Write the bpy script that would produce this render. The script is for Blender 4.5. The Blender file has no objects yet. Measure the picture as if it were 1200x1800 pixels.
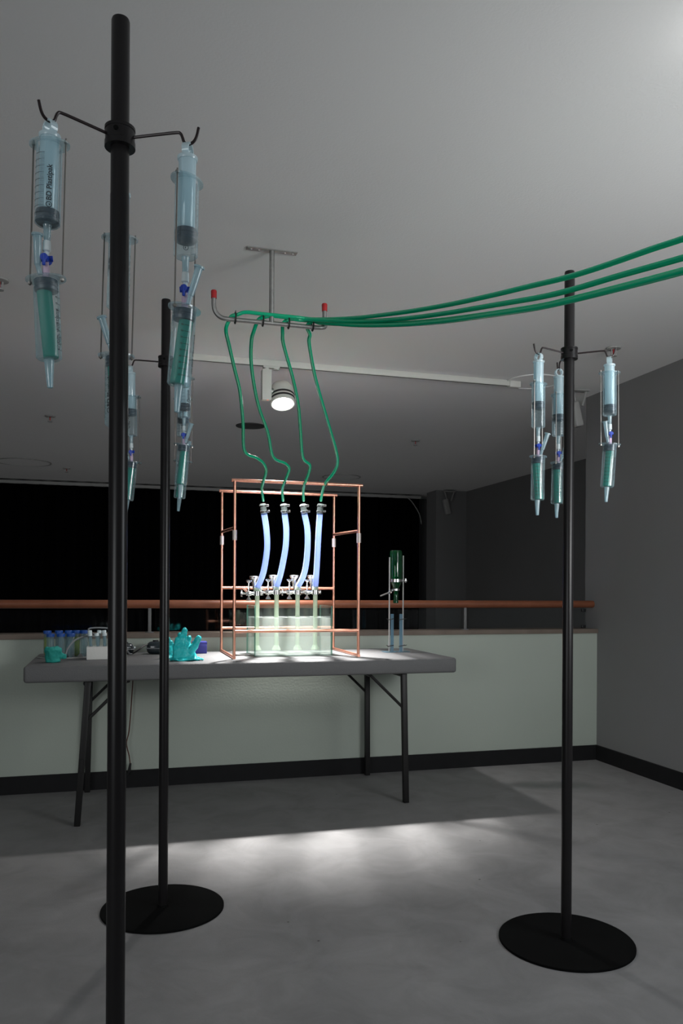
import bpy, bmesh, math, random
from mathutils import Vector, Matrix, Quaternion

random.seed(7)
S = bpy.context.scene
COL = S.collection
PI = math.pi
rad = math.radians

# ------------------------------------------------------------------ camera
F, YH, RL, CH = 1406.4, 1035.6, .00537, 1.10      # focal px, horizon row, roll, camera height
cam = bpy.data.cameras.new('camera')
cam.sensor_fit = 'VERTICAL'; cam.sensor_height = 36.0; cam.sensor_width = 24.0
cam.lens = F / 1800 * 36
cam.shift_y = (YH - 900) / 1800
cam.clip_start = .02
co = bpy.data.objects.new('camera', cam); COL.objects.link(co)
c_, s_ = math.cos(RL), math.sin(RL)
co.matrix_world = Matrix(((c_, -s_, 0, 0), (0, 0, -1, 0), (s_, c_, 0, CH), (0, 0, 0, 1)))
S.camera = co

# ------------------------------------------------------------------ view, world, lights
S.view_settings.view_transform = 'Standard'
S.view_settings.look = 'None'
S.view_settings.gamma = 1
S.view_settings.use_curve_mapping = False
S.view_settings.exposure = 0
S.cycles.transparent_max_bounces = 32
S.cycles.max_bounces = 10
wd = bpy.data.worlds.new('world'); S.world = wd; wd.use_nodes = True
wd.node_tree.nodes['Background'].inputs[0].default_value = (.8, .9, 1, 1)
wd.node_tree.nodes['Background'].inputs[1].default_value = .012

# the wall frame: u runs along the low wall, w comes out of it into the room
TH = .27566; CX, CY = 1.6687, 5.2211
def xy(u, w, z=0.0):
    return Vector((CX + u*math.cos(TH) + w*math.sin(TH), CY + u*math.sin(TH) - w*math.cos(TH), z))
CZ = 2.3906           # ceiling height
TZ = .7464            # table top height

def light(name, kind, loc, aim, power, color=(1, 1, 1), **kw):
    d = bpy.data.lights.new(name, kind); d.energy = power; d.color = color
    for k, v in kw.items(): setattr(d, k, v)
    o = bpy.data.objects.new(name, d); COL.objects.link(o)
    o.location = loc
    o.rotation_euler = (Vector(aim) - Vector(loc)).to_track_quat('-Z', 'Y').to_euler()
    return o
SPOT_CORE, SPOT_SPILL = 800, 66        # the track spotlight: hot centre and wide spill (placed with the lamp below)
# outside the view: uplight and lit room on the right, plus added fills
light('gallery_uplight', 'SPOT', (.90, 1.80, 2.32), (.89, 1.81, 2.39), .6, (1, .99, .97),
      spot_size=math.radians(170), spot_blend=1, shadow_soft_size=.10)
light('ceiling_fill', 'AREA', (1.9, .9, 1.55), (-.3, 4.8, 2.39), 10.5, (1, .99, .97), shape='RECTANGLE', size=1.0, size_y=.5, spread=math.radians(100))  # added fill, stands in for light bounced up off table and floor
light('gallery_side_light', 'AREA', (2.3, 1.2, 1.7), (.3, 2.6, 1.5), 24, (.9, .96, 1), shape='RECTANGLE', size=.9, size_y=1.3)
light('rear_fill', 'AREA', (-2.2, -1.6, 1.4), (1.0, 4, 1.2), 46, (.94, .98, 1), shape='RECTANGLE', size=2.5, size_y=1.0)  # added front fill behind the camera, not a gallery lamp
light('hall_fill', 'AREA', xy(-2.5, -3.0, -2.3), xy(-2.5, -3.0, 2), 17, (1, 1, 1), shape='RECTANGLE', size=6, size_y=4)  # added upward fill below the balcony to lift the hall ceiling

# ------------------------------------------------------------------ pixel -> place helpers (calibrated camera)
def D(px, py, Y):
    dx, dy = px - 600, py - YH
    return Vector(((dx + RL*dy)*Y/F, Y, CH - (-RL*dx + dy)*Y/F))
def G(px, py, Z):
    dx, dy = px - 600, py - YH
    return D(px, py, (CH - Z)*F/(-RL*dx + dy))
def WP(px, py, w):
    dx, dy = px - 600, py - YH
    k = (dx + RL*dy)/F
    Y = (w + CX*math.sin(TH) - CY*math.cos(TH))/(k*math.sin(TH) - math.cos(TH))
    return D(px, py, Y)
def UW(P):
    x, y = P[0]-CX, P[1]-CY
    return (x*math.cos(TH)+y*math.sin(TH), x*math.sin(TH)-y*math.cos(TH), P[2])

# ------------------------------------------------------------------ materials
MATS = {}
def nodes(m):
    m.use_nodes = True
    return m.node_tree.nodes, m.node_tree.links
def pbr(name, col, rough=.5, metal=0, noise=0, nscale=8, bump=0, bscale=60, spec=.5, coat=0, detail=4):
    m = bpy.data.materials.new(name); N, L = nodes(m)
    b = N['Principled BSDF']
    b.inputs['Base Color'].default_value = (*col, 1)
    b.inputs['Roughness'].default_value = rough
    b.inputs['Metallic'].default_value = metal
    b.inputs['Specular IOR Level'].default_value = spec
    b.inputs['Coat Weight'].default_value = coat
    tc = N.new('ShaderNodeTexCoord')
    if noise:
        n = N.new('ShaderNodeTexNoise'); n.inputs['Scale'].default_value = nscale; n.inputs['Detail'].default_value = detail
        L.new(tc.outputs['Object'], n.inputs['Vector'])
        mx = N.new('ShaderNodeMix'); mx.data_type = 'RGBA'
        mx.inputs[6].default_value = (*[max(0, c*(1-noise)) for c in col], 1)
        mx.inputs[7].default_value = (*[min(1, c*(1+noise)) for c in col], 1)
        L.new(n.outputs['Fac'], mx.inputs[0]); L.new(mx.outputs[2], b.inputs['Base Color'])
    if bump:
        n2 = N.new('ShaderNodeTexNoise'); n2.inputs['Scale'].default_value = bscale; n2.inputs['Detail'].default_value = 3
        L.new(tc.outputs['Object'], n2.inputs['Vector'])
        bp = N.new('ShaderNodeBump'); bp.inputs['Strength'].default_value = bump; bp.inputs['Distance'].default_value = .004
        L.new(n2.outputs['Fac'], bp.inputs['Height']); L.new(bp.outputs[0], b.inputs['Normal'])
    MATS[name] = m
    return m
def clear(name, tint, body, fac, rough=.08, gloss=.25, transl=.5, edge=0):
    """see-through plastic or glass: tinted transparency + a share of scattering body + fresnel gloss"""
    m = bpy.data.materials.new(name); N, L = nodes(m)
    for n in list(N): N.remove(n)
    out = N.new('ShaderNodeOutputMaterial')
    tr = N.new('ShaderNodeBsdfTransparent'); tr.inputs[0].default_value = (*tint, 1)
    df = N.new('ShaderNodeBsdfDiffuse'); df.inputs[0].default_value = (*body, 1)
    tl = N.new('ShaderNodeBsdfTranslucent'); tl.inputs[0].default_value = (*body, 1)
    m1 = N.new('ShaderNodeMixShader'); m1.inputs[0].default_value = transl
    L.new(df.outputs[0], m1.inputs[1]); L.new(tl.outputs[0], m1.inputs[2])
    m2 = N.new('ShaderNodeMixShader'); m2.inputs[0].default_value = fac
    L.new(tr.outputs[0], m2.inputs[1]); L.new(m1.outputs[0], m2.inputs[2])
    gl = N.new('ShaderNodeBsdfGlossy'); gl.inputs['Roughness'].default_value = rough
    lw = N.new('ShaderNodeLayerWeight'); lw.inputs[0].default_value = .25
    if edge:
        e1 = N.new('ShaderNodeMath'); e1.operation = 'MULTIPLY_ADD'; e1.inputs[1].default_value = edge; e1.inputs[2].default_value = fac
        L.new(lw.outputs['Facing'], e1.inputs[0]); L.new(e1.outputs[0], m2.inputs[0])
    mu = N.new('ShaderNodeMath'); mu.operation = 'MULTIPLY'; mu.inputs[1].default_value = gloss
    ad = N.new('ShaderNodeMath'); ad.operation = 'ADD'; ad.inputs[1].default_value = .03
    L.new(lw.outputs['Facing'], mu.inputs[0]); L.new(mu.outputs[0], ad.inputs[0])
    m3 = N.new('ShaderNodeMixShader')
    L.new(ad.outputs[0], m3.inputs[0]); L.new(m2.outputs[0], m3.inputs[1]); L.new(gl.outputs[0], m3.inputs[2])
    L.new(m3.outputs[0], out.inputs[0])
    MATS[name] = m
    return m
def emit(name, col, power):
    m = bpy.data.materials.new(name); N, L = nodes(m)
    b = N['Principled BSDF']; b.inputs['Base Color'].default_value = (*col, 1)
    b.inputs['Emission Color'].default_value = (*col, 1); b.inputs['Emission Strength'].default_value = power
    MATS[name] = m

def floor_mat():
    m = bpy.data.materials.new('grey_floor'); N, L = nodes(m); b = N['Principled BSDF']
    tc = N.new('ShaderNodeTexCoord')
    a = N.new('ShaderNodeTexNoise'); a.inputs['Scale'].default_value = 5; a.inputs['Detail'].default_value = 10; a.inputs['Roughness'].default_value = .62
    a.inputs['Distortion'].default_value = .7
    g = N.new('ShaderNodeTexNoise'); g.inputs['Scale'].default_value = 240; g.inputs['Detail'].default_value = 2
    sc = N.new('ShaderNodeTexVoronoi'); sc.inputs['Scale'].default_value = 5.5
    for n in (a, g, sc): L.new(tc.outputs['Object'], n.inputs['Vector'])
    r = N.new('ShaderNodeValToRGB')
    r.color_ramp.elements[0].position = .33; r.color_ramp.elements[0].color = (.195, .19, .19, 1)
    r.color_ramp.elements[1].position = .68; r.color_ramp.elements[1].color = (.25, .245, .245, 1)
    L.new(a.outputs['Fac'], r.inputs[0])
    r2 = N.new('ShaderNodeValToRGB')      # few small dark specks
    r2.color_ramp.elements[0].position = .018; r2.color_ramp.elements[0].color = (.35, .35, .35, 1)
    r2.color_ramp.elements[1].position = .03; r2.color_ramp.elements[1].color = (1, 1, 1, 1)
    L.new(sc.outputs['Distance'], r2.inputs[0])
    mx = N.new('ShaderNodeMix'); mx.data_type = 'RGBA'; mx.blend_type = 'MULTIPLY'; mx.inputs[0].default_value = 1
    L.new(r.outputs[0], mx.inputs[6]); L.new(r2.outputs[0], mx.inputs[7]); L.new(mx.outputs[2], b.inputs['Base Color'])
    b.inputs['Roughness'].default_value = .72; b.inputs['Specular IOR Level'].default_value = .3
    bp = N.new('ShaderNodeBump'); bp.inputs['Strength'].default_value = .25; bp.inputs['Distance'].default_value = .002
    L.new(g.outputs['Fac'], bp.inputs['Height']); L.new(bp.outputs[0], b.inputs['Normal'])
    MATS['floor'] = m
floor_mat()
pbr('ceiling', (.75, .75, .745), .95, bump=.14, bscale=140, spec=.1)
pbr('wall_green', (.43, .475, .42), .8, noise=.05, nscale=2.5, bump=.15, bscale=90, spec=.3)
pbr('wall_grey', (.235, .235, .237), .9, noise=.06, nscale=2, bump=.1, bscale=90, spec=.15)
pbr('wall_dark', (.20, .20, .20), .9, noise=.1, nscale=1.5, spec=.1)
pbr('baseboard', (.012, .012, .013), .7, noise=.2, nscale=20, spec=.2)
pbr('ledge', (.17, .135, .11), .6, noise=.35, nscale=9, spec=.3)
pbr('rail_wood', (.20, .068, .034), .45, noise=.25, nscale=14, spec=.3)
pbr('steel', (.42, .42, .41), .35, 1, noise=.1, nscale=40)
pbr('galvanised', (.36, .36, .35), .45, .9, noise=.25, nscale=60)
pbr('chrome', (.78, .78, .78), .2, 1)
pbr('copper', (.80, .38, .27), .33, 1, noise=.15, nscale=30)
pbr('solder', (.75, .66, .62), .5, .5, noise=.1, nscale=60)
pbr('pole_black', (.012, .011, .0115), .3, 0, noise=.15, nscale=15, spec=.22)
pbr('base_black', (.006, .006, .006), .85, 0, noise=.3, nscale=9, spec=.04)
pbr('wire_black', (.015, .008, .009), .4, .2)
pbr('leg_black', (.012, .0115, .0115), .5, .2, spec=.4)
pbr('table_grey', (.125, .125, .127), .6, noise=.06, nscale=12, bump=.3, bscale=220, spec=.35)
pbr('curtain', (.004, .004, .005), 1, spec=0)
pbr('white_metal', (.62, .62, .58), .5, noise=.03, nscale=20)
pbr('dim_white', (.34, .34, .33), .6)
pbr('dark_grille', (.06, .06, .06), .8)
pbr('black_rubber', (.01, .01, .011), .5)
pbr('red_cap', (.42, .018, .022), .5)
pbr('green_tube', (.0, .46, .23), .2, spec=.6)
pbr('tie_black', (.012, .012, .012), .45)
pbr('gasket', (.010, .024, .042), .4)
pbr('blue_plastic', (.01, .05, .42), .35)
pbr('blue_box', (.02, .025, .24), .5)
pbr('pink_plastic', (.55, .42, .55), .4)
pbr('ink', (.03, .035, .04), .6)
pbr('cap_blue', (.008, .07, .32), .4)
pbr('cap_white', (.6, .68, .7), .4)
pbr('foam_white', (.72, .71, .68), .9, noise=.04, nscale=80, bump=.2, bscale=200)
pbr('glove_teal', (.01, .52, .54), .42, noise=.12, nscale=18, bump=.25, bscale=60)
pbr('mask_teal', (.01, .27, .23), .8, noise=.15, nscale=25, bump=.3, bscale=40)
pbr('cable_grey', (.17, .18, .19), .5)
pbr('cable_black', (.02, .017, .017), .5)
pbr('cable_red', (.09, .028, .018), .5)
pbr('pump_black', (.013, .02, .026), .25, coat=.4)
pbr('yellow_liquid', (.5, .5, .02), .4)
clear('blue_hose', (.5, .6, .9), (.53, .64, .97), .96, rough=.3, gloss=.1, transl=.4)
pbr('rod_grey', (.42, .42, .42), .5, .2)
pbr('clamp_steel', (.30, .30, .30), .4, 1)
pbr('post_steel', (.16, .16, .16), .6, .2)
pbr('nut_steel', (.3, .28, .26), .35, 1)
clear('barrel', (.90, .965, .98), (.66, .86, .93), .09, gloss=.5, edge=.45)
clear('nozzle', (.75, .87, .9), (.6, .78, .84), .5, gloss=.4)
clear('plunger', (.8, .9, .93), (.80, .92, .96), .72, gloss=.3)
clear('green_core', (.05, .55, .45), (.01, .42, .34), .8, gloss=.2)
clear('tank_glass', (.985, .995, .99), (.6, .7, .66), .015, rough=.02, gloss=.5)
clear('glass_edge', (.6, .8, .74), (.3, .5, .44), .35, rough=.1, gloss=.3)
clear('water', (.955, .985, .97), (.86, .91, .88), .27, rough=.03, gloss=.3)
clear('glass_pipe', (.93, .98, .93), (.86, .93, .82), .4, rough=.05, gloss=.5)
clear('fitting', (.45, .5, .5), (.2, .22, .22), .35, gloss=.5)
clear('rail_glass', (.93, .95, .95), (.2, .2, .2), .0, rough=.05, gloss=.12)
clear('bottle_glass', (.05, .42, .18), (.0, .22, .08), .2, rough=.05, gloss=.6)
clear('acrylic', (.55, .72, .82), (.30, .48, .60), .5, rough=.1, gloss=.4)
clear('tube_plastic', (.75, .85, .88), (.45, .58, .62), .35, gloss=.3)
emit('lamp_lens', (1, .98, .95), 14)
emit('led_red', (1, .12, .05), 1.5)

# ------------------------------------------------------------------ mesh helpers
def smooth(o, ang=40):
    for p in o.data.polygons: p.use_smooth = True
    o.data.update()
    try: o.data.set_sharp_from_angle(angle=math.radians(ang))
    except Exception: pass
def bm_box(bm, lo, hi, M=None):
    vs = [bm.verts.new((x, y, z)) for x in (lo[0], hi[0]) for y in (lo[1], hi[1]) for z in (lo[2], hi[2])]
    fs = [(0, 1, 3, 2), (4, 6, 7, 5), (0, 4, 5, 1), (2, 3, 7, 6), (0, 2, 6, 4), (1, 5, 7, 3)]
    ff = [bm.faces.new([vs[i] for i in f]) for f in fs]
    if M: bmesh.ops.transform(bm, matrix=M, verts=vs)
    return vs, ff
def bm_bbox(bm, lo, hi, r=.003, seg=2, M=None):
    b2 = bmesh.new(); bm_box(b2, lo, hi)
    bmesh.ops.bevel(b2, geom=b2.edges[:], offset=r, segments=seg, affect='EDGES', profile=.5)
    if M: bmesh.ops.transform(b2, matrix=M, verts=b2.verts[:])
    merge(bm, b2)
def merge(bm, b2):
    me = bpy.data.meshes.new('tmp'); b2.to_mesh(me); b2.free(); bm.from_mesh(me); bpy.data.meshes.remove(me)
def bm_lathe(bm, prof, n=20, M=None, close=False):
    """prof: list of (r, z); r==0 ends collapse to a point"""
    rings = []; new = []
    for r, z in prof:
        if r < 1e-6:
            v = bm.verts.new((0, 0, z)); rings.append([v]); new.append(v)
        else:
            ring = [bm.verts.new((r*math.cos(2*PI*i/n), r*math.sin(2*PI*i/n), z)) for i in range(n)]
            rings.append(ring); new += ring
    prs = list(zip(rings, rings[1:])) + ([(rings[-1], rings[0])] if close else [])
    for a, b in prs:
        for i in range(n):
            j = (i+1) % n
            try:
                if len(a) == 1 and len(b) == 1: continue
                if len(a) == 1: bm.faces.new((a[0], b[j], b[i]))
                elif len(b) == 1: bm.faces.new((a[i], a[j], b[0]))
                else: bm.faces.new((a[i], a[j], b[j], b[i]))
            except ValueError: pass
    if M: bmesh.ops.transform(bm, matrix=M, verts=new)
    return new
def catmull(P, k=6):
    P = [Vector(p) for p in P]
    if len(P) < 3: return P
    Q = [2*P[0]-P[1]] + P + [2*P[-1]-P[-2]]
    out = []
    for i in range(1, len(Q)-2):
        a, b, c, d = Q[i-1:i+3]
        for j in range(k):
            t = j/k
            out.append(.5*((2*b) + (c-a)*t + (2*a-5*b+4*c-d)*t*t + (-a+3*b-3*c+d)*t**3))
    out.append(P[-1])
    return out
def bm_tube(bm, P, r, n=10, cap=True, rs=None):
    P = [Vector(p) for p in P]
    t0 = (P[1]-P[0]).normalized()
    up = Vector((0, 0, 1)) if abs(t0.z) < .9 else Vector((1, 0, 0))
    x = t0.cross(up).normalized(); rings = []
    for i, p in enumerate(P):
        t = (P[min(i+1, len(P)-1)] - P[max(i-1, 0)])
        if t.length < 1e-9: t = t0
        t.normalize()
        x = (x - t*x.dot(t))
        if x.length < 1e-6: x = t.orthogonal()
        x.normalize(); y = t.cross(x)
        rr = rs[i] if rs else r
        rings.append([bm.verts.new(p + rr*(x*math.cos(2*PI*k/n) + y*math.sin(2*PI*k/n))) for k in range(n)])
    for a, b in zip(rings, rings[1:]):
        for k in range(n):
            bm.faces.new((a[k], a[(k+1) % n], b[(k+1) % n], b[k]))
    if cap:
        bm.faces.new(rings[0][::-1]); bm.faces.new(rings[-1])
def bm_cyl(bm, a, b, r, n=12, r2=None):
    bm_tube(bm, [a, b], r, n, True, [r, r if r2 is None else r2])
def bm_ell(bm, c, rad, n=12, m=8, M=None):
    prof = [(math.sin(PI*i/m), -math.cos(PI*i/m)) for i in range(m+1)]
    prof[0] = (0, -1); prof[-1] = (0, 1)
    T = Matrix.Translation(c) @ (M or Matrix()) @ Matrix.Diagonal((*rad, 1))
    bm_lathe(bm, prof, n, T)
def build(name, bm, mat, parent=None, sm=True, ang=40, bevel=0):
    bmesh.ops.recalc_face_normals(bm, faces=bm.faces[:])
    me = bpy.data.meshes.new(name); bm.to_mesh(me); bm.free()
    return link(name, me, mat, parent, sm, ang)
def link(name, me, mat, parent=None, sm=True, ang=40):
    if mat and not me.materials: me.materials.append(MATS[mat])
    o = bpy.data.objects.new(name, me); COL.objects.link(o)
    if parent is not None: o.parent = parent
    if sm: smooth(o, ang)
    return o
def tag(o, label=None, cat=None, group=None, kind=None):
    if label: o['label'] = label
    if cat: o['category'] = cat
    if group: o['group'] = group
    if kind: o['kind'] = kind
    return o
def empty(name, loc, rz=0, label=None, cat=None, group=None):
    o = bpy.data.objects.new(name, None); COL.objects.link(o)
    o.empty_display_size = .05
    o.location = loc; o.rotation_euler = (0, 0, rz)
    return tag(o, label, cat, group)
def place(o, loc, rz=0):
    o.location = loc; o.rotation_euler = (0, 0, rz); return o
def B(f, *a, **k):
    bm = bmesh.new(); f(bm, *a, **k); return bm
WF = xy(0, 0, 0)
def on_wall(o):            # local x = u, local y = -w
    return place(o, WF, TH)
def struct(name, bm, mat, parent=None, sm=False):
    o = build(name, bm, mat, parent, sm)
    if parent is None: tag(o, kind='structure')
    return o

# ------------------------------------------------------------------ the room shell (wall frame: x=u, y=-w)
def slab(name, lo, hi, mat, **k):
    return on_wall(struct(name, B(bm_box, lo, hi), mat, **k))
slab('floor', (-6, -8, -.12), (0.0, 0.1, 0), 'floor')
slab('ceiling', (-7.5, -8, CZ), (1.8, 6.3, CZ+.1), 'ceiling')
slab('wall_back', (-6, 0, 0), (0, .14, .823), 'wall_green')
slab('wall_right', (0, -8, 0), (.15, .14, CZ), 'wall_grey')
slab('wall_left', (-6.15, -8, 0), (-6, .14, CZ), 'wall_grey')
slab('wall_rear', (-6.15, -8.15, 0), (.15, -8, CZ), 'wall_grey')
slab('baseboard_back', (-6, -.015, 0), (-.015, 0, .0943), 'baseboard')
slab('baseboard_right', (-.015, -8, 0), (0, -.0, .0943), 'baseboard')
slab('trim_1', (-6, -.012, .823), (0, .152, .850), 'ledge')
# the hall beyond the low wall
slab('wall_hall_return', (.15, -.02, -2.5), (1.45, .14, CZ), 'wall_dark')
slab('wall_hall_right', (1.40, .14, -2.5), (1.55, 5.08, CZ), 'wall_dark')
slab('wall_hall_end', (.97, 5.08, -2.5), (1.55, 5.4, CZ), 'wall_grey')
slab('wall_hall_left', (-7.6, .14, -2.5), (-7.45, 6.2, CZ), 'wall_dark')
slab('floor_hall', (-7.6, .14, -2.6), (1.55, 6.2, -2.5), 'wall_dark')
slab('wall_below_balcony', (-6, .14, -2.5), (1.4, .16, 0), 'wall_dark')
slab('wall_hall_back', (-7.6, 6.1, -2.5), (1.55, 6.2, CZ), 'wall_dark')
slab('trim_2', (-7.45, 5.60, 2.335), (.97, 5.64, 2.37), 'dim_white')

# black curtain with folds
def curtain():
    bm = bmesh.new(); n = 420; u0, u1 = -7.4, .96
    rows = []
    for z in (-2.48, 0, 2.335):
        row = []
        for i in range(n+1):
            t = i/n; u = u0 + (u1-u0)*t
            y = 5.66 + .035*math.sin(u*31 + .8*math.sin(u*5)) + .012*math.sin(u*67)
            row.append(bm.verts.new((u, y, z)))
        rows.append(row)
    for a, b in zip(rows, rows[1:]):
        for i in range(n): bm.faces.new((a[i], a[i+1], b[i+1], b[i]))
    o = build('stage_curtain', bm, 'curtain')
    md = o.modifiers.new('thick', 'SOLIDIFY'); md.thickness = .006
    on_wall(o)
    tag(o, 'black floor length curtain hanging across the dark hall behind the handrail', 'curtain')
curtain()

# handrail with posts and glass
hr = on_wall(empty('handrail', (0, 0, 0), 0, 'round reddish wooden handrail with thin steel posts above the low green wall', 'handrail'))
build('rail', B(bm_tube, [(-6, .05, 1.010), (-.002, .05, 1.010)], .0235, 20), 'rail_wood', hr)
posts = (-4.77, -2.839, -.913)
for u in posts:
    bm = bmesh.new(); bm_bbox(bm, (u-.009, .045, .850), (u+.009, .055, .99), .002)
    bm_lathe(bm, [(0, .850), (.025, .850), (.025, .855), (0, .855)], 14, Matrix.Translation((u, .05, 0)))
    build('post', bm, 'post_steel', hr)
for a, b in ((-5.98, -4.80), (-4.74, -2.87), (-2.81, -.945), (-.885, -.05)):
    p = build('pane', B(bm_bbox, (a, .047, .862), (b, .053, .978), .001, 1), 'rail_glass', hr)
    for u in ((b-.02,) if b > -.1 else ()):
        for z in (.862, .968):
            build('clip', B(bm_bbox, (u-.014, .043, z-.008), (u+.014, .057, z+.012), .002), 'black_rubber', p)

# ------------------------------------------------------------------ ceiling fittings
tr = on_wall(empty('light_track', (0, 0, CZ), 0, 'long white lighting track fixed to the ceiling above the table', 'light track'))
tr.location = xy(0, 0, CZ)
build('rail', B(bm_bbox, (-2.66, -.118, -.034), (-.70, -.090, 0), .002), 'white_metal', tr, ang=30)
build('end_feed', B(bm_bbox, (-.70, -.121, -.04), (-.625, -.087, 0), .003), 'white_metal', tr, ang=30)
build('slot', B(bm_box, (-2.65, -.109, -.0345), (-.71, -.099, -.0338)), 'dark_grille', tr)

LU, LW, LZ = -2.117, .112, 2.146
sp = empty('track_spotlight', xy(LU, LW, CZ-.034), TH, 'lit white track spotlight with black ring seals aimed down at the tank', 'spotlight')
# local: x=u-LU, y=-(w-LW), z from track underside (2.3566)
z0 = CZ-.034
tilt = math.radians(22)
aimv = Vector((0, -math.sin(tilt), -math.cos(tilt)))         # head axis toward the camera side
Mh = Matrix.Translation((0, 0, LZ - z0)) @ Matrix.Rotation(-tilt, 4, 'X')   # local -z = beam
# head: lathe along +z up from the lens
head = build('lamp_head', B(bm_lathe, [(.060, .004), (.064, .0), (.070, .004), (.070, .022), (.0675, .024), (.0675, .030), (.070, .032), (.070, .044),
    (.0675, .046), (.0675, .052), (.070, .054), (.070, .085), (.066, .105), (.052, .126), (.03, .138), (0, .142)], 36, Mh), 'white_metal', sp)
for a in (.0255, .0475):
    build('seal_ring', B(bm_lathe, [(.066, a-.003), (.0712, a-.003), (.0712, a+.008), (.066, a+.008)], 36, Mh, True), 'black_rubber', head)
build('lens', B(bm_lathe, [(0, .006), (.061, .006), (.061, .010), (0, .010)], 36, Mh), 'lamp_lens', head)
drv = build('driver_box', B(bm_bbox, (-.122, -.02, 2.163-z0), (-.068, .03, 2.335-z0), .004), 'white_metal', sp, ang=30)
build('indicator', B(bm_box, (-.092, -.012, 2.1625-z0), (-.084, -.004, 2.1635-z0)), 'led_red', drv)
build('stem', B(bm_cyl, (-.094, .004, 2.33-z0), (-.094, .004, 0), .016, 16), 'white_metal', sp)
build('adapter', B(bm_bbox, (-.115, -.012, -.012), (-.02, .016, 0), .003), 'white_metal', sp)
build('lock_knob', B(bm_cyl, (-.04, .002, -.020), (-.04, .002, -.011), .017, 16), 'white_metal', sp)
build('yoke', B(bm_cyl, (-.07, .0, 2.215-z0), (-.05, .0, 2.215-z0), .018, 14), 'steel', sp)
pl = xy(LU, LW, LZ) + Matrix.Rotation(TH, 3, 'Z') @ (aimv*.012)
for nm, pw, ang in (('track_spotlight_beam', SPOT_CORE, 56), ('track_spotlight_spill', SPOT_SPILL, 125)):
    light(nm, 'SPOT', pl, pl + Matrix.Rotation(TH, 3, 'Z') @ Vector((0, -math.sin(rad(13)), -math.cos(rad(13)))), pw, (1, .985, .96),
          spot_size=math.radians(ang), spot_blend=1, shadow_soft_size=.04)

def sprinkler(loc, label, s=1):
    e = empty('sprinkler_head', loc, .3, label, 'sprinkler', 'ceiling sprinkler heads')
    build('rosette', B(bm_lathe, [(0, -.001), (.040*s, -.001), (.037*s, -.008*s), (.02*s, -.010*s), (0, -.010*s)], 20), 'dim_white', e)
    bm = bmesh.new()
    for k in (-1, 1): bm_bbox(bm, (k*.013*s-.003, -.004, -.042*s), (k*.013*s+.003, .004, -.008*s), .001, 1)
    build('yoke', bm, 'dim_white', e)
    build('bulb', B(bm_cyl, (0, 0, -.034*s), (0, 0, -.010*s), .004*s, 8), 'red_cap', e)
    build('deflector', B(bm_lathe, [(0, -.046*s), (.018*s, -.046*s), (.018*s, -.043*s), (0, -.043*s)], 14), 'dim_white', e)
for px, py, lab in ((1078, 611, 'white ceiling sprinkler head just right of the right stand near the grey wall'),
                    (-1, 491, 'white ceiling sprinkler head cut by the left edge of the picture'),
                    (88, 731, 'small dark sprinkler head on the ceiling left of the tall poles'),
                    (730, 774, 'small dark sprinkler head on the ceiling right of the spotlight, beyond the rail'),
                    (117, 823, 'tiny far sprinkler head at left just above the curtain line')):
    sprinkler(G(px, py, CZ), lab)
def ceiling_disc(px, py, r, label, ring='dim_white', inner='ceiling'):
    e = empty('ceiling_speaker', G(px, py, CZ), 0, label, 'speaker', 'round flush ceiling discs')
    build('rim', B(bm_lathe, [(r, -.001), (r, -.007), (r*.95, -.008), (r*.94, -.003)], 40), ring, e)
    build('grille', B(bm_lathe, [(0, -.004), (r*.945, -.004), (r*.945, -.001), (0, -.001)], 40), inner, e)
ceiling_disc(937, 670, .17, 'round white ceiling disc beside the right end of the light track', 'ceiling')
ceiling_disc(440, 748, .115, 'small dark round ceiling grille behind the green tubes', 'dark_grille', 'dark_grille')
ceiling_disc(42, 812, .27, 'large round ceiling disc at far left above the curtain')
ceiling_disc(600, 838, .22, 'round ceiling disc far back above the copper frame')

def sec_camera(loc, rz, s, label, name, cat, mat):
    e = empty(name, loc, rz, label, cat)
    build('mount_plate', B(bm_bbox, (-.06*s, -.03*s, -.008*s), (.06*s, .03*s, 0), .002), mat, e)
    bm = bmesh.new()
    for k in (-1, 1):
        bm_tube(bm, [(k*.048*s, 0, -.006*s), (k*.022*s, 0, -.10*s)], .009*s, 8)
    build('bracket', bm, mat, e)
    M = Matrix.Translation((-.035*s, -.01*s, -.15*s)) @ Matrix.Rotation(math.radians(-14), 4, 'Y')
    b = build('body', B(bm_bbox, (-.028*s, -.03*s, -.09*s), (.028*s, .03*s, .07*s), .012*s, 3, M), mat, e)
    build('front_glass', B(bm_lathe, [(0, -.092*s), (.018*s, -.092*s), (.018*s, -.088*s), (0, -.088*s)], 16, M), 'black_rubber', b)
sec_camera(G(1018, 686, CZ), .3, 1.0, 'white ceiling mounted spotlight on a trapezoid bracket behind the right pole', 'bracket_lamp', 'lamp', 'dim_white')
sec_camera(xy(1.12, -5.0, CZ-.02), .2, 1.25, 'small white security camera high on the dark pillar at the far end', 'security_camera', 'camera', 'dim_white')
cb = build('hanging_cable', B(bm_tube, catmull([xy(.72, -5.5, 2.34), xy(.80, -5.5, 2.27), xy(.90, -5.5, 2.12), xy(.935, -5.5, 1.98)]), .006, 6), 'dim_white')
tag(cb, 'thin pale cable drooping from the curtain rail beside the far pillar', 'cable')

# ------------------------------------------------------------------ folding table
tb = empty('folding_table', xy(-2.369, .3775, 0), TH, 'long grey folding table with thick top and black steel legs against the wall', 'table')
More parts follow.
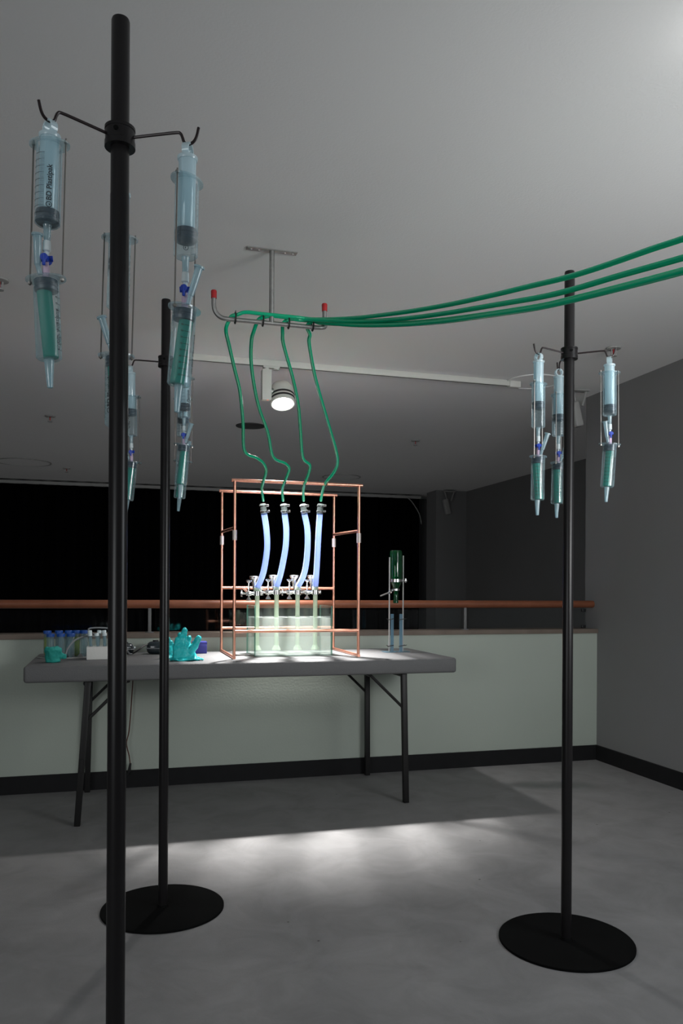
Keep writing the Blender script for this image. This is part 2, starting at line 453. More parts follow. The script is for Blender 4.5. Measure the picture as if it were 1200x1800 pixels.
# local x = u+2.369, y = -(w-.3775)
def slab_top():
    bm = bmesh.new()
    bm_bbox(bm, (-1.0515, -.3575, TZ-.077), (1.0515, .3575, TZ), .013, 3)
    return bm
build('table_top', slab_top(), 'table_grey', tb, ang=50)
for a, (x, so) in enumerate(((-.786, -.035), (.780, .012))):
    sg = -1 if a == 0 else 1
    for y in (-.308, .322):
        spl = so if y < 0 else so*.3
        bm = bmesh.new()
        p0, p1 = Vector((x - spl*.3, y, TZ-.077)), Vector((x + spl, y, 0))
        d = (p1-p0)
        M = Matrix.Translation(p0) @ d.to_track_quat('-Z', 'Y').to_matrix().to_4x4()
        bm_bbox(bm, (-.0145, -.0145, -d.length), (.0145, .0145, 0), .004, 2, M)
        lg = build('leg', bm, 'leg_black', tb, ang=30)
        build('clip', B(bm_bbox, (-.018, -.008, -.42), (-.0145, .008, -.36), .001, 1, M), 'leg_black', lg)
        br = build('brace', B(bm_tube, [(x - spl*.2, y, .487), (x - sg*.19, y, TZ-.078)], .0075, 8), 'leg_black', tb)
    build('end_bar', B(bm_tube, [(x, -.308, TZ-.09), (x, .322, TZ-.09)], .012, 8), 'leg_black', tb)
    build('spreader', B(bm_tube, [(x - sg*.19, -.308, TZ-.083), (x - sg*.19, .322, TZ-.083)], .009, 8), 'leg_black', tb)

# cable hanging under the table
cb = empty('power_cable', xy(-2.93, .03, 0), TH, 'thin reddish brown cable with a black plug dangling below the table', 'cable')
build('cord', B(bm_tube, catmull([(-.0, .0, .735), (.0, -.0, .60), (-.006, -.002, .50), (-.012, -.004, .40), (-.02, -.006, .31), (-.032, -.006, .25), (-.018, -.006, .18), (-.012, -.006, .135)]), .0035, 6), 'cable_red', cb)
build('plug', B(bm_tube, [(-.011, -.006, .14), (-.017, -.006, .10), (-.026, -.006, .075)], .009, 8, True, [.006, .009, .004]), 'black_rubber', cb)

# ------------------------------------------------------------------ copper frame
FL, FR, FW, BW, FT = -2.452, -1.801, .565, .068, 1.643
cf = empty('copper_frame', xy((FL+FR)/2, (FW+BW)/2, TZ), TH, 'open rack of soldered copper pipe standing over the glass tank', 'frame')
def L(u, w, z): return Vector((u-(FL+FR)/2, -(w-(FW+BW)/2), z-TZ))
PR = .0078
def pipe(name, a, b, r=PR):
    bm = bmesh.new(); a, b = Vector(a), Vector(b); d = (b-a).normalized()
    bm_tube(bm, [a, b], r, 16, True)
    o = build(name, bm, 'copper', cf)
    return o
for w, zz in ((FW, FT), (BW, FT+.004)):
    for u in (FL, FR):
        p = pipe('upright', L(u, w, TZ+.0), L(u, w, zz-.004))
        zj = 1.398 if w == FW else 1.40
        build('coupling', B(bm_cyl, L(u, w, zj-.055), L(u, w, zj-.005), PR+.0035, 16), 'solder', p)
    pipe('top_bar', L(FL-.016, w, zz), L(FR+.018, w, zz))
pipe('cross_bar', L(FL, FW, .885), L(FR, FW, .885))
pipe('cross_bar', L(FL, BW, 1.104), L(FR, BW, 1.104))
pipe('cross_bar', L(FL, BW, .878), L(FR, BW, .878))
for u in (FL, FR):
    pipe('side_bar', L(u, FW, 1.404), L(u, BW, 1.418))
    pipe('foot_bar', L(u, FW+.012, TZ+PR), L(u, BW-.012, TZ+PR))

# ------------------------------------------------------------------ glass tank and water
TU0, TU1, TW0, TW1, TZ1 = -2.326, -1.911, .19, .44, 1.010
tk = empty('glass_tank', xy((TU0+TU1)/2, (TW0+TW1)/2, TZ), TH, 'rectangular glass tank standing on the table inside the copper frame', 'tank')
hx, hy, hz, g = (TU1-TU0)/2, (TW1-TW0)/2, TZ1-TZ, .005
for nm, lo, hi in (('pane', (-hx, -hy, 0), (hx, -hy+g, hz)), ('pane', (-hx, hy-g, 0), (hx, hy, hz)),
                   ('pane', (-hx, -hy+g, 0), (-hx+g, hy-g, hz)), ('pane', (hx-g, -hy+g, 0), (hx, hy-g, hz)),
                   ('pane', (-hx+g, -hy+g, 0), (hx-g, hy-g, g))):
    p = build(nm, B(bm_box, lo, hi), 'tank_glass', tk, sm=False)
    p.data.materials.append(MATS['glass_edge'])
    ax = min(range(3), key=lambda k: hi[k]-lo[k])
    for f in p.data.polygons:
        if abs(f.normal[ax]) < .5: f.material_index = 1
for sx in (-1, 1):
    for sy in (-1, 1):
        build('silicone_seam', B(bm_box, (sx*hx-.003, sy*hy-.003, 0), (sx*hx+.003, sy*hy+.003, hz)), 'glass_edge', tk, sm=False)
wt = build('tank_water', B(bm_box, (-hx+g+.0006, -hy+g+.0006, g+.0006), (hx-g-.0006, hy-g-.0006, .200)), 'water', None, sm=False)
place(wt, xy((TU0+TU1)/2, (TW0+TW1)/2, TZ), TH)
tag(wt, 'cloudy pale green water filling most of the glass tank', 'water')

# ------------------------------------------------------------------ hoses, glass pipes and clamps above the tank
PIPE_W = .30
tops = [(463, 890), (499, 890), (533, 890), (563, 890)]
hose_px = [
    [(464, 903), (468, 930), (469.5, 960), (466, 990), (461, 1012), (452, 1034)],
    [(500, 903), (503, 930), (502, 960), (497, 990), (492, 1012), (486, 1032)],
    [(535, 903), (540, 930), (540.5, 960), (538, 990), (533, 1012), (523, 1032)],
    [(562, 903), (560, 930), (558.5, 960), (557, 990), (555.5, 1012), (554, 1032)]]
order = ['leftmost', 'second from the left', 'third from the left', 'rightmost']
bases = []
for i, pts in enumerate(hose_px):
    P = [WP(x, y, .37 - (.07)*(k/5)) for k, (x, y) in enumerate(pts)]
    o0 = P[-1].copy()
    e = empty('blue_hose', o0, 0, 'pale blue white hose above the glass tank, %s of the four' % order[i], 'hose', 'four pale blue hoses above the tank')
    loc = [p-o0 for p in P]
    build('tube', B(bm_tube, catmull(loc, 6), .0158, 16), 'blue_hose', e)
    d = (loc[0]-loc[1]).normalized()
    c = build('connector', B(bm_tube, [loc[0]-d*.004, loc[0]+d*.03, loc[0]+d*.052, loc[0]+d*.054], .0, 14, True, [.0172, .0168, .0165, .010]), 'fitting', e)
    for k in (.012, .043):
        bm = bmesh.new(); q = loc[0]+d*k
        bm_tube(bm, [q-d*.004, q+d*.004], .0185, 16)
        sgn = 1 if i < 3 else -1
        bm_bbox(bm, (.014, -.012, -.006), (.032, .002, .006), .002, 2, Matrix.Translation(q))
        bm_cyl(bm, q+Vector((.024, -.018, 0)), q+Vector((.024, .008, 0)), .006, 8)
        build('hose_clamp', bm, 'clamp_steel', e)
    bases.append(o0)

for i, o0 in enumerate(bases):
    u, w, z = UW(o0)
    e = empty('glass_pipe', xy(u, w, .95), TH, 'clear glass pipe dipping into the tank below the %s hose' % order[i].replace(' from the left', ''), 'glass pipe', 'glass pipes dipping into the tank')
    bm = bmesh.new()
    bm_lathe(bm, [(.0125, .004-.16), (.0125, z-.95+.012), (.0105, z-.95+.012), (.0105, .004-.16)], 16, None, True)
    build('pipe_wall', bm, 'glass_pipe', e)
    build('pipe_foot', B(bm_lathe, [(.0125, -.156), (.024, -.176), (.024, -.182), (.010, -.170)], 16, None, True), 'glass_pipe', e)
    # screw clamp holding pipe to the rear copper bar
    k = empty('screw_clamp', xy(u, w, z-.01), TH, 'chrome screw clamp with thumb screws gripping the %s glass pipe' % order[i].replace(' from the left', ''), 'clamp', 'chrome screw clamps above the tank')
    build('ring', B(bm_lathe, [(.0145, -.030), (.021, -.030), (.021, -.006), (.0145, -.006)], 18, None, True), 'chrome', k)
    build('collar', B(bm_lathe, [(.0130, -.005), (.019, -.005), (.0175, .012), (.0160, .014), (.0130, .014)], 18, None, True), 'glass_pipe', k)
    bm = bmesh.new()
    bm_bbox(bm, (-.062, -.013, -.030), (-.030, .013, -.008), .006, 3)
    bm_cyl(bm, (-.032, 0, -.018), (-.018, 0, -.018), .009, 10)
    bm_cyl(bm, (-.046, 0, -.018), (-.046, .225, -.018+(1.104-z+.018+.01)), .006, 8)
    build('boss_head', bm, 'chrome', k)
    bm = bmesh.new()
    bm_cyl(bm, (-.046, 0, -.010), (-.046, 0, .040), .0042, 8)
    bm_cyl(bm, (-.046, 0, .006), (-.046, 0, .018), .008, 8)
    bm_lathe(bm, [(0, .036), (.004, .036), (.016, .046), (.0165, .052), (0, .053)], 16, Matrix.Translation((-.046, 0, 0)))
    build('thumb_screw', bm, 'chrome', k)
    bm = bmesh.new()
    bm_lathe(bm, [(0, -.028), (.0045, -.028), (.006, -.040), (.015, -.052), (.0145, -.056), (0, -.056)], 14, Matrix.Translation((-.046, 0, 0)))
    build('thumb_screw', bm, 'chrome', k)
    bm = bmesh.new()
    bm_cyl(bm, (-.082, 0, -.018), (-.058, 0, -.018), .0055, 8)
    bm_bbox(bm, (-.090, -.004, -.036), (-.080, .004, 0), .003, 2)
    build('wing_nut', bm, 'chrome', k)
    bm = bmesh.new()
    bm_cyl(bm, (.018, 0, -.018), (.030, -.006, -.018), .006, 8)
    bm_bbox(bm, (.024, -.012, -.028), (.031, .002, -.008), .003, 2)
    build('clamp_screw', bm, 'chrome', k)
    # funnel shaped knob behind the hose foot
    bm = bmesh.new()
    bm_lathe(bm, [(0, .012), (.010, .012), (.010, .030), (.013, .034), (.013, .050), (.024, .064), (.026, .073), (.020, .076), (.016, .068), (0, .066)], 20,
             Matrix.Translation((-.012, .034, 0)))
    bm_cyl(bm, (-.012, .034, .016), (-.008, .014, -.012), .008, 8)
    build('funnel_cap', bm, 'chrome', k)

# ------------------------------------------------------------------ hanger with the green tubes
hg = empty('pipe_hanger', (-.272, 3.05, CZ), TH, 'galvanised ceiling hanger with red capped upturned ends carrying the green tubes', 'hanger')
# local x along the bar, z down from the ceiling
bm = bmesh.new(); bm_bbox(bm, (-.097, -.014, -.005), (.097, .014, -.0005), .001, 1)
pt = build('ceiling_plate', bm, 'galvanised', hg, ang=30)
for x in (-.08, -.05, .05, .08):
    build('screw', B(bm_lathe, [(0, -.0085), (.0045, -.0075), (.005, -.005), (0, -.005)], 10, Matrix.Translation((x, 0, 0))), 'steel', pt)
BZ = 2.112 - CZ
build('drop_rod', B(bm_cyl, (0, 0, BZ), (0, 0, -.004), .0095, 14), 'galvanised', hg)
def loc_h(P): return Matrix.Rotation(-TH, 3, 'Z') @ (Vector(P) - Vector((-.272, 3.05, CZ)))
bar = [(-.219, 0, BZ+.085), (-.219, 0, BZ+.045), (-.211, 0, BZ+.020), (-.192, 0, BZ+.004), (-.165, 0, BZ), (-.08, 0, BZ), (.08, 0, BZ), (.165, 0, BZ), (.196, 0, BZ+.002),
       (.214, .012, BZ+.012), (.217, .03, BZ+.035), (.217, .034, BZ+.07), (.217, .034, BZ+.09)]
bb = build('bar', B(bm_tube, catmull(bar, 5), .0085, 12), 'galvanised', hg)
for P in ((-.219, 0, BZ+.072), (.217, .034, BZ+.078)):
    build('end_cap', B(bm_lathe, [(.0095, 0), (.0105, .0), (.0112, .026), (.0095, .030), (0, .031)], 16, Matrix.Translation(P)), 'red_cap', hg)

def Yrun(px): return 1.667/((px-600)/1406.4 + .554)
drops = [
 [(397, 580), (402.5, 607), (412.5, 650), (421, 685), (425, 720), (427, 745), (428, 785), (434.7, 798.7), (450.7, 805), (462.7, 814.7), (467.5, 828), (462.7, 846.7), (460, 860), (462.5, 880)],
 [(446, 582), (442, 597), (441, 632), (446, 675), (455.5, 718), (470.7, 761), (477, 796), (485, 808), (501, 814.7), (508, 825), (501, 845), (496, 860), (497.5, 880)],
 [(496.5, 588), (497, 600), (502.5, 622), (512.5, 657), (520, 690), (525, 720), (528, 758.7), (532, 804), (544, 817), (542.7, 830.7), (536, 849), (533, 862.7), (533.5, 880)],
 [(544.5, 588), (543, 602), (550, 645), (557.5, 677.5), (569, 717.5), (581, 758.7), (590.7, 793), (593, 814.7), (586.7, 830.7), (573, 848), (567.5, 860), (564, 880)]]
runs = [
 [(620, 559), (700, 550), (780, 537), (860, 520), (931, 503), (1001.6, 486), (1072, 463.6), (1143, 438.5), (1200, 419.7), (1300, 385)],
 [(620, 565), (700, 561), (780, 551), (860, 537.5), (945, 523), (1001.6, 510), (1086.6, 485), (1200, 453), (1300, 422)],
 [(620, 571.5), (700, 571), (780, 565), (860, 554), (945, 541), (1001.6, 528.7), (1086.6, 507.5), (1200, 477.7), (1300, 448)],
 [(620, 570), (700, 568.5), (780, 562), (860, 551.5), (945, 538.5), (1001.6, 526), (1086.6, 504.8), (1200, 475), (1300, 445)]]
RH = Matrix.Rotation(TH, 3, 'Z')
def hang(P): return RH @ Vector(P) + Vector((-.272, 3.05, CZ))
xs = (-.150, -.045, .055, .150)
glab = ['leaving the hanger at its leftmost tie', 'leaving the hanger at its second tie', 'leaving the hanger at its third tie', 'leaving the hanger at its rightmost tie']
for i in range(4):
    dp = drops[i]; P = []
    yb = [y for x, y in dp]
    for (x, y) in dp:
        t = min(1, max(0, (y-575)/(847-575)))
        Yt = D(x, y, 3.0).y
        Yf = WP(x, y, FW+.016).y if y < 855 else WP(x, y, FW+.016 - (y-847)/33*.18).y
        Y0 = 3.05 + (x-478)/1406.4*.85 + .02
        P.append(D(x, y, Y0*(1-t) + Yf*t if y < 850 else Yf))
    P = P[::-1]                              # from the connector up to the hanger
    k = xs[i]
    up = [(k-.008, .016, BZ+.004), (k+.002, .012, BZ+.018), (k+.02, .004+.004*i, BZ+.021+.003*i), (k+.05, .004*(i-1.5), BZ+.021+.003*(3-i))]
    P += [hang(q) for q in up]
    x = k + .11
    while x < .19:
        P.append(hang((x, .004*(i-1.5), BZ+.021+.003*(3-i)))); x += .07
    P += [D(px, py, Yrun(px) + (.02 if i == 3 else 0)) for px, py in runs[i]]
    o0 = P[0].copy()
    e = empty('green_tube', o0, 0, 'glossy green plastic tube %s' % glab[i], 'tube', 'four green tubes')
    build('tube', B(bm_tube, catmull([p-o0 for p in P], 6), .0072, 12), 'green_tube', e)
    # ties
    bm = bmesh.new()
    ring = [hang((k+.012, .003+.0165*math.cos(a), BZ+.008+.021*math.sin(a)))-o0 for a in [2*PI*j/16 for j in range(17)]]
    bm_tube(bm, ring, .003, 6, False)
    bm_cyl(bm, hang((k+.012, -.004, BZ+.024))-o0, hang((k+.012, -.008, BZ+.033))-o0, .0018, 6)
    build('cable_tie', bm, 'tie_black', e)
    pf = UW(WP([462.7, 501.3, 536.2, 573.5][i], 848, FW+.008))
    bm = bmesh.new(); q0 = xy(pf[0], FW+.006, FT)-o0
    ring = [q0 + xy(pf[0], FW+.006+.017*math.cos(a), FT+.012*math.sin(a)) - xy(pf[0], FW+.006, FT) for a in [2*PI*j/16 for j in range(17)]]
    bm_tube(bm, ring, .0020, 6, False)
    build('cable_tie', bm, 'tie_black', e)

# ------------------------------------------------------------------ syringe stands
def text_mesh(s, size):
    cu = bpy.data.curves.new('txt', 'FONT'); cu.body = s; cu.size = size; cu.extrude = 0; cu.offset = .00025 if size > .008 else .0001; cu.align_x = 'LEFT'
    o = bpy.data.objects.new('txt', cu); COL.objects.link(o)
    dg = bpy.context.evaluated_depsgraph_get()
    me = bpy.data.meshes.new_from_object(o.evaluated_get(dg))
    COL.objects.unlink(o); bpy.data.objects.remove(o)
    return me
BR, BL = .0205, .133         # barrel radius, length
def print_mesh():
    """lettering and graduation wrapped round a barrel; z=0 at the flange, -BL at the bottom, text centred on -y"""
    bm = bmesh.new(); r = BR + .0005
    def put(me, x0, z0, rot):
        b2 = bmesh.new(); b2.from_mesh(me)
        bmesh.ops.triangulate(b2, faces=b2.faces[:])
        bmesh.ops.subdivide_edges(b2, edges=[e for e in b2.edges if e.calc_length() > .004], cuts=1)
        for v in b2.verts:
            a, b = v.co.x, v.co.y
            s, z = (x0 - b, z0 + a) if rot else (x0 + a, z0 + b)
            v.co = (r*math.sin(s/BR), -r*math.cos(s/BR), z)
        merge(bm, b2)
    me = text_mesh('BD Plastipak', .0115); put(me, .013, -.100, True)
    # round emblem below the name: ring and a bar inside
    def arc(cx, cz, r0, r1, a0=0, a1=2*PI, n=20):
        prev = None
        for j in range(n+1):
            a = a0+(a1-a0)*j/n; pr = []
            for q in (r0, r1):
                s, z = cx+q*math.cos(a), cz+q*math.sin(a)
                pr.append(bm.verts.new((r*math.sin(s/BR), -r*math.cos(s/BR), z)))
            if prev: bm.faces.new((prev[0], prev[1], pr[1], pr[0]))
            prev = pr
    arc(.0095, -.1065, .0036, .0048); arc(.0095, -.1065, .0, .0019, -1.6, 1.6, 8)
    def tick(s0, s1, z, th):
        n = 4; prev = None
        for j in range(n+1):
            s = s0+(s1-s0)*j/n
            pr = [bm.verts.new((r*math.sin(s/BR), -r*math.cos(s/BR), z+q)) for q in (-th, th)]
            if prev: bm.faces.new((prev[0], prev[1], pr[1], pr[0]))
            prev = pr
    for j in range(46):
        z = -.022 - j*.00215
        if j % 5 == 0:
            tick(-.016, .001, z, .00035)
            if j: put(text_mesh(str(100 - (j//5)*10), .0042), -.0215, z-.0015, False)
        else: tick(-.006, .001, z, .0002)
    bmesh.ops.recalc_face_normals(bm, faces=bm.faces[:])
    me = bpy.data.meshes.new('printed_scale'); bm.to_mesh(me); bm.free(); me.materials.append(MATS['ink'])
    return me
PRINT = print_mesh()
def flange(bm, z):
    n = 36; vs = []
    for zz in (z-.0015, z+.0015):
        ring = []
        for j in range(n):
            a = 2*PI*j/n
            ring.append(bm.verts.new((.034*math.cos(a), .0245*math.sin(a), zz)))
        vs.append(ring)
    inner = [[bm.verts.new((BR*.92*math.cos(2*PI*j/n), BR*.92*math.sin(2*PI*j/n), zz)) for j in range(n)] for zz in (z-.0015, z+.0015)]
    for j in range(n):
        k = (j+1) % n
        bm.faces.new((vs[0][j], vs[0][k], vs[1][k], vs[1][j]))
        bm.faces.new((vs[1][j], vs[1][k], inner[1][k], inner[1][j]))
        bm.faces.new((vs[0][j], vs[0][k], inner[0][k], inner[0][j]))
def barrel_bm(M):
    bm = bmesh.new()
    bm_lathe(bm, [(BR, 0), (BR, -BL+.003), (BR-.003, -BL), (.006, -BL)], 28)
    flange(bm, 0)
    bmesh.ops.transform(bm, matrix=M, verts=bm.verts[:])
    return bm
def syringe_pair(loc, rz, e_, label, lower_tilt=(0, 0), upper_tilt=(0, 0), print_rot=0, lower_print=PI, core=(.004, 0), side=1, ring_rot=0, lean=.026):
    """loc: where the thumb ring hangs on its hook; rz: azimuth of the flange's long axis; e_: plunger drawn out"""
    t = empty('syringe_pair', loc, 0, label, 'syringe', 'hanging pairs of syringes')
    U = Matrix.Rotation(upper_tilt[0], 4, 'Y') @ Matrix.Rotation(upper_tilt[1], 4, 'X')
    zc = -.022                       # top of plunger cap
    zf = zc - e_                     # upper flange
    R = Matrix.Rotation(rz, 4, 'Z')
    # plunger
    pl = build('plunger', B(lambda bm: (bm_lathe(bm, [(0, zc), (.0175, zc), (.0175, zc-.004), (.0165, zc-.006), (0, zc-.006)], 24, U),
        bm_box(bm, (-.0155, -.0012, zc-.126), (.0155, .0012, zc-.005), U @ R), bm_box(bm, (-.0012, -.0155, zc-.126), (.0012, .0155, zc-.005), U @ R),
        bm_lathe(bm, [(.0150, zc-.006), (.0150, zc-.122), (.012, zc-.126)], 20, U))), 'plunger', t)
    Mr = U @ Matrix.Translation((0, 0, -.0095)) @ Matrix.Rotation(ring_rot, 4, 'Z') @ Matrix.Rotation(PI/2, 4, 'Y')
    build('thumb_ring', B(bm_lathe, [(.0095, -.006), (.0128, -.006), (.0128, .006), (.0095, .006)], 28, Mr, True), 'plunger', pl)
    build('gasket', B(bm_lathe, [(0, zc-.126), (BR-.002, zc-.126), (BR-.0012, zc-.129), (BR-.0012, zc-.133), (BR-.003, zc-.135), (BR-.003, zc-.138), (BR-.0012, zc-.140),
        (BR-.0012, zc-.144), (BR-.004, zc-.147), (0, zc-.150)], 26, U), 'gasket', pl)
    # upper barrel
    Mu = U @ Matrix.Translation((0, 0, zf)) @ R
    ub = build('barrel', barrel_bm(Mu), 'barrel', t)
    nz = [(.0065, -BL+.001), (.0065, -BL-.002), (.0055, -BL-.004), (.0040, -BL-.044), (.0028, -BL-.046), (.0028, -BL-.040)]
    build('nozzle', B(bm_lathe, [(.0075, -BL+.001), (.0062, -BL-.003), (.0050, -BL-.034), (.003, -BL-.034)], 16, U @ Matrix.Translation((0, 0, zf))), 'nozzle', ub)
    pm = PRINT.copy(); pm.transform(U @ Matrix.Translation((0, 0, zf)) @ Matrix.Rotation(print_rot, 4, 'Z'))
    link('printed_scale', pm, None, ub, sm=False)
    # lower barrel
    span = .222
    top = U @ Vector((0, 0, zf - span))
    T = Matrix.Translation(top) @ Matrix.Rotation(lower_tilt[0], 4, 'Y') @ Matrix.Rotation(lower_tilt[1], 4, 'X')
    lb = build('barrel', barrel_bm(T @ R), 'barrel', t)
    build('nozzle', B(bm_lathe, [(.0080, -BL+.001), (.0078, -BL-.003), (.0046, -BL-.046), (.003, -BL-.046), (.003, -BL-.02)], 16, T), 'nozzle', lb)
    pm = PRINT.copy(); pm.transform(T @ Matrix.Rotation(lower_print, 4, 'Z'))
    link('printed_scale', pm, None, lb, sm=False)
    build('gasket', B(bm_lathe, [(0, -.001), (BR-.002, -.002), (BR-.0012, -.004), (BR-.0012, -.009), (BR-.003, -.011), (BR-.003, -.013), (BR-.0012, -.015), (BR-.002, -.020), (0, -.022)], 26, T), 'gasket', lb)
    a, b = T @ Vector((-core[0], -core[1], -.021)), T @ Vector((core[0], core[1], -BL+.003))
    build('green_liquid', B(bm_tube, [a, b], .0122, 18), 'green_core', lb)
    # rods
    for k in (-1, 1):
        p0, p1 = Mu @ Vector((k*.0285, 0, .009)), T @ R @ Vector((k*.0285, 0, -.007))
        rd = build('rod', B(bm_tube, [p0, p1], .0015, 8), 'nut_steel', t)
        bm = bmesh.new()
        for q, M_ in (((k*.0285, 0, .0015), Mu), ((k*.0285, 0, -.0052), T @ R)):
            bm_lathe(bm, [(.0015, 0), (.0034, 0), (.0034, .0036), (.0015, .0036)], 6, M_ @ Matrix.Translation(q), True)
        build('nut', bm, 'nut_steel', rd)
    # coupling between the two: white luer, blue stopcock, pink adapter, side tube
    za, zb = zf-BL-.030, zf-span
    bm = bmesh.new(); bm_lathe(bm, [(0, za+.004), (.0062, za+.004), (.0066, za-.012), (.0040, za-.014), (.0040, za-.024), (0, za-.024)], 14, U)
    build('luer_connector', bm, 'cap_white', t)
    sc = bmesh.new(); bm_cyl(sc, U @ Vector((-.009, -.002, za-.026)), U @ Vector((.010, .002, za-.024)), .0048, 10)
    bm_cyl(sc, U @ Vector((0, -.012, za-.026)), U @ Vector((0, .010, za-.026)), .0062, 12)
    bm_bbox(sc, (-.0025, -.013, za-.040), (.0025, -.009, za-.020), .001, 1, U)
    build('stopcock', sc, 'blue_plastic', t)
    build('adapter', B(bm_lathe, [(0, za-.024), (.0045, za-.024), (.0040, za-.034), (.0058, za-.040), (.0058, zb+.0), (0, zb)], 12, U), 'pink_plastic', t)
    s0 = U @ Vector((side*.007, -.006, zb+.006)); s1 = U @ Vector((side*.011, -.008, zb+.020)); s2 = U @ Vector((side*lean, -.012, zb+.068))
    bm = bmesh.new(); bm_tube(bm, [s0, s1, s1+(s2-s1)*.02, s2], .0, 12, True, [.0042, .0042, .0055, .0068])
    sd = build('side_tube', bm, 'nozzle', t)
    dd = (s2-s1).normalized()
    build('side_flange', B(bm_tube, [s2-dd*.001, s2+dd*.002], .0092, 14), 'nozzle', sd)
    return t

def stand(X, Y, H, zcol, arms, label):
    e = empty('syringe_stand', (X, Y, 0), 0, label, 'stand', 'black syringe stands')
    build('base', B(bm_lathe, [(0, .0), (.2065, .0), (.2071, .001), (.2071, .007), (.2060, .008), (0, .008)], 72), 'base_black', e, ang=30)
    bm = bmesh.new()
    bm_lathe(bm, [(.0162, .008), (.0162, zcol-.10), (.0158, zcol-.098), (.0158, H-.004), (.0145, H), (0, H)], 28)
    build('pole', bm, 'pole_black', e)
    build('weld', B(bm_lathe, [(.0162, .016), (.019, .008), (.0162, .008)], 24), 'base_black', e)
    c = build('collar', B(bm_lathe, [(.0160, zcol-.018), (.0262, zcol-.018), (.0262, zcol-.008), (.0252, zcol-.007), (.0252, zcol+.011), (.0262, zcol+.012), (.0262, zcol+.017), (.0160, zcol+.017)], 28, None, True), 'pole_black', e, ang=30)
    build('set_screw', B(bm_cyl, (0, -.024, zcol+.004), (0, -.0275, zcol+.004), .004, 10), 'base_black', c)
    out = []
    for a in arms:
        dr = Vector((math.cos(a), math.sin(a), 0))
        pts = [(.024, 0), (.066, .003), (.101, .005), (.108, .003), (.1115, -.004), (.1145, -.012), (.1215, -.016), (.130, -.013), (.136, -.004), (.140, .012)]
        build('arm', B(bm_tube, catmull([dr*r + Vector((0, 0, zcol+z)) for r, z in pts], 4), .0026, 8), 'wire_black', e)
        h = dr*.121 + Vector((X, Y, zcol-.0155-.0015))
        out.append(h)
    return out
rad = math.radians
h = stand(-.391, 1.398, 2.093, 1.886, [rad(219), rad(-5), rad(104)], 'black pole stand nearest the camera at left, its foot below the picture')
syringe_pair(h[0], rad(-8), .016, 'syringe pair with readable lettering on the left arm of the nearest stand',
             lower_tilt=(rad(-2.6), 0), upper_tilt=(rad(1.3), 0), print_rot=rad(-2), lower_print=rad(120), core=(.0035, 0), side=-1, ring_rot=rad(235), lean=.0115)
syringe_pair(h[1], rad(66), .041, 'syringe pair on the right arm of the nearest stand, lower syringe leaning left',
             lower_tilt=(rad(4), 0), upper_tilt=(rad(.8), 0), print_rot=rad(165), lower_print=rad(62), core=(-.004, 0), side=1, ring_rot=rad(-12))
syringe_pair(h[2], rad(8), .086, 'syringe pair almost hidden behind the pole of the nearest stand',
             lower_tilt=(rad(0), 0), upper_tilt=(rad(1.5), 0), print_rot=rad(150), lower_print=rad(-48), core=(.004, 0), side=-1, ring_rot=rad(107))
h = stand(-.607, 2.747, 2.09, 1.877, [rad(181), rad(-47), rad(72)], 'black pole stand behind the nearest one, left of the copper frame')
syringe_pair(h[0], rad(12), .083, 'syringe pair on the left arm of the middle stand, half hidden by the nearest pole',
             lower_tilt=(rad(6), 0), upper_tilt=(rad(-1), 0), print_rot=rad(-35), lower_print=rad(200), core=(-.002, 0), side=-1, ring_rot=rad(181))
syringe_pair(h[1], rad(30), .040, 'syringe pair hanging just below the nearest right syringe, in front on the middle stand',
             lower_tilt=(rad(4.5), 0), upper_tilt=(rad(.3), 0), print_rot=rad(20), lower_print=rad(150), core=(-.002, 0), side=1, ring_rot=rad(-58))
syringe_pair(h[2], rad(15), .062, 'rear syringe pair of the middle stand, overlapped by the one in front',
             lower_tilt=(rad(5), 0), upper_tilt=(rad(0), 0), print_rot=rad(-20), lower_print=rad(190), core=(-.003, 0), side=1, ring_rot=rad(62))
h = stand(.709, 2.506, 2.098, 1.841, [rad(206), rad(-9), rad(90)], 'black pole stand at right with a full round base on the floor')
syringe_pair(h[0], rad(52), .071, 'syringe pair on the left arm of the right stand',
             lower_tilt=(rad(.5), 0), upper_tilt=(rad(0), 0), print_rot=rad(170), lower_print=rad(28), core=(.005, 0), side=1, ring_rot=rad(218))
syringe_pair(h[1], rad(6), .026, 'syringe pair on the right arm of the right stand, against the grey wall',
             lower_tilt=(rad(3.5), 0), upper_tilt=(rad(-.6), 0), print_rot=rad(180), lower_print=rad(10), core=(-.001, 0), side=-1, ring_rot=rad(-30), lean=.018)
syringe_pair(h[2], rad(60), .063, 'syringe pair partly hidden behind the pole of the right stand',
             lower_tilt=(rad(1.5), 0), upper_tilt=(rad(0), 0), print_rot=rad(170), lower_print=rad(40), core=(.003, 0), side=1, ring_rot=rad(101))

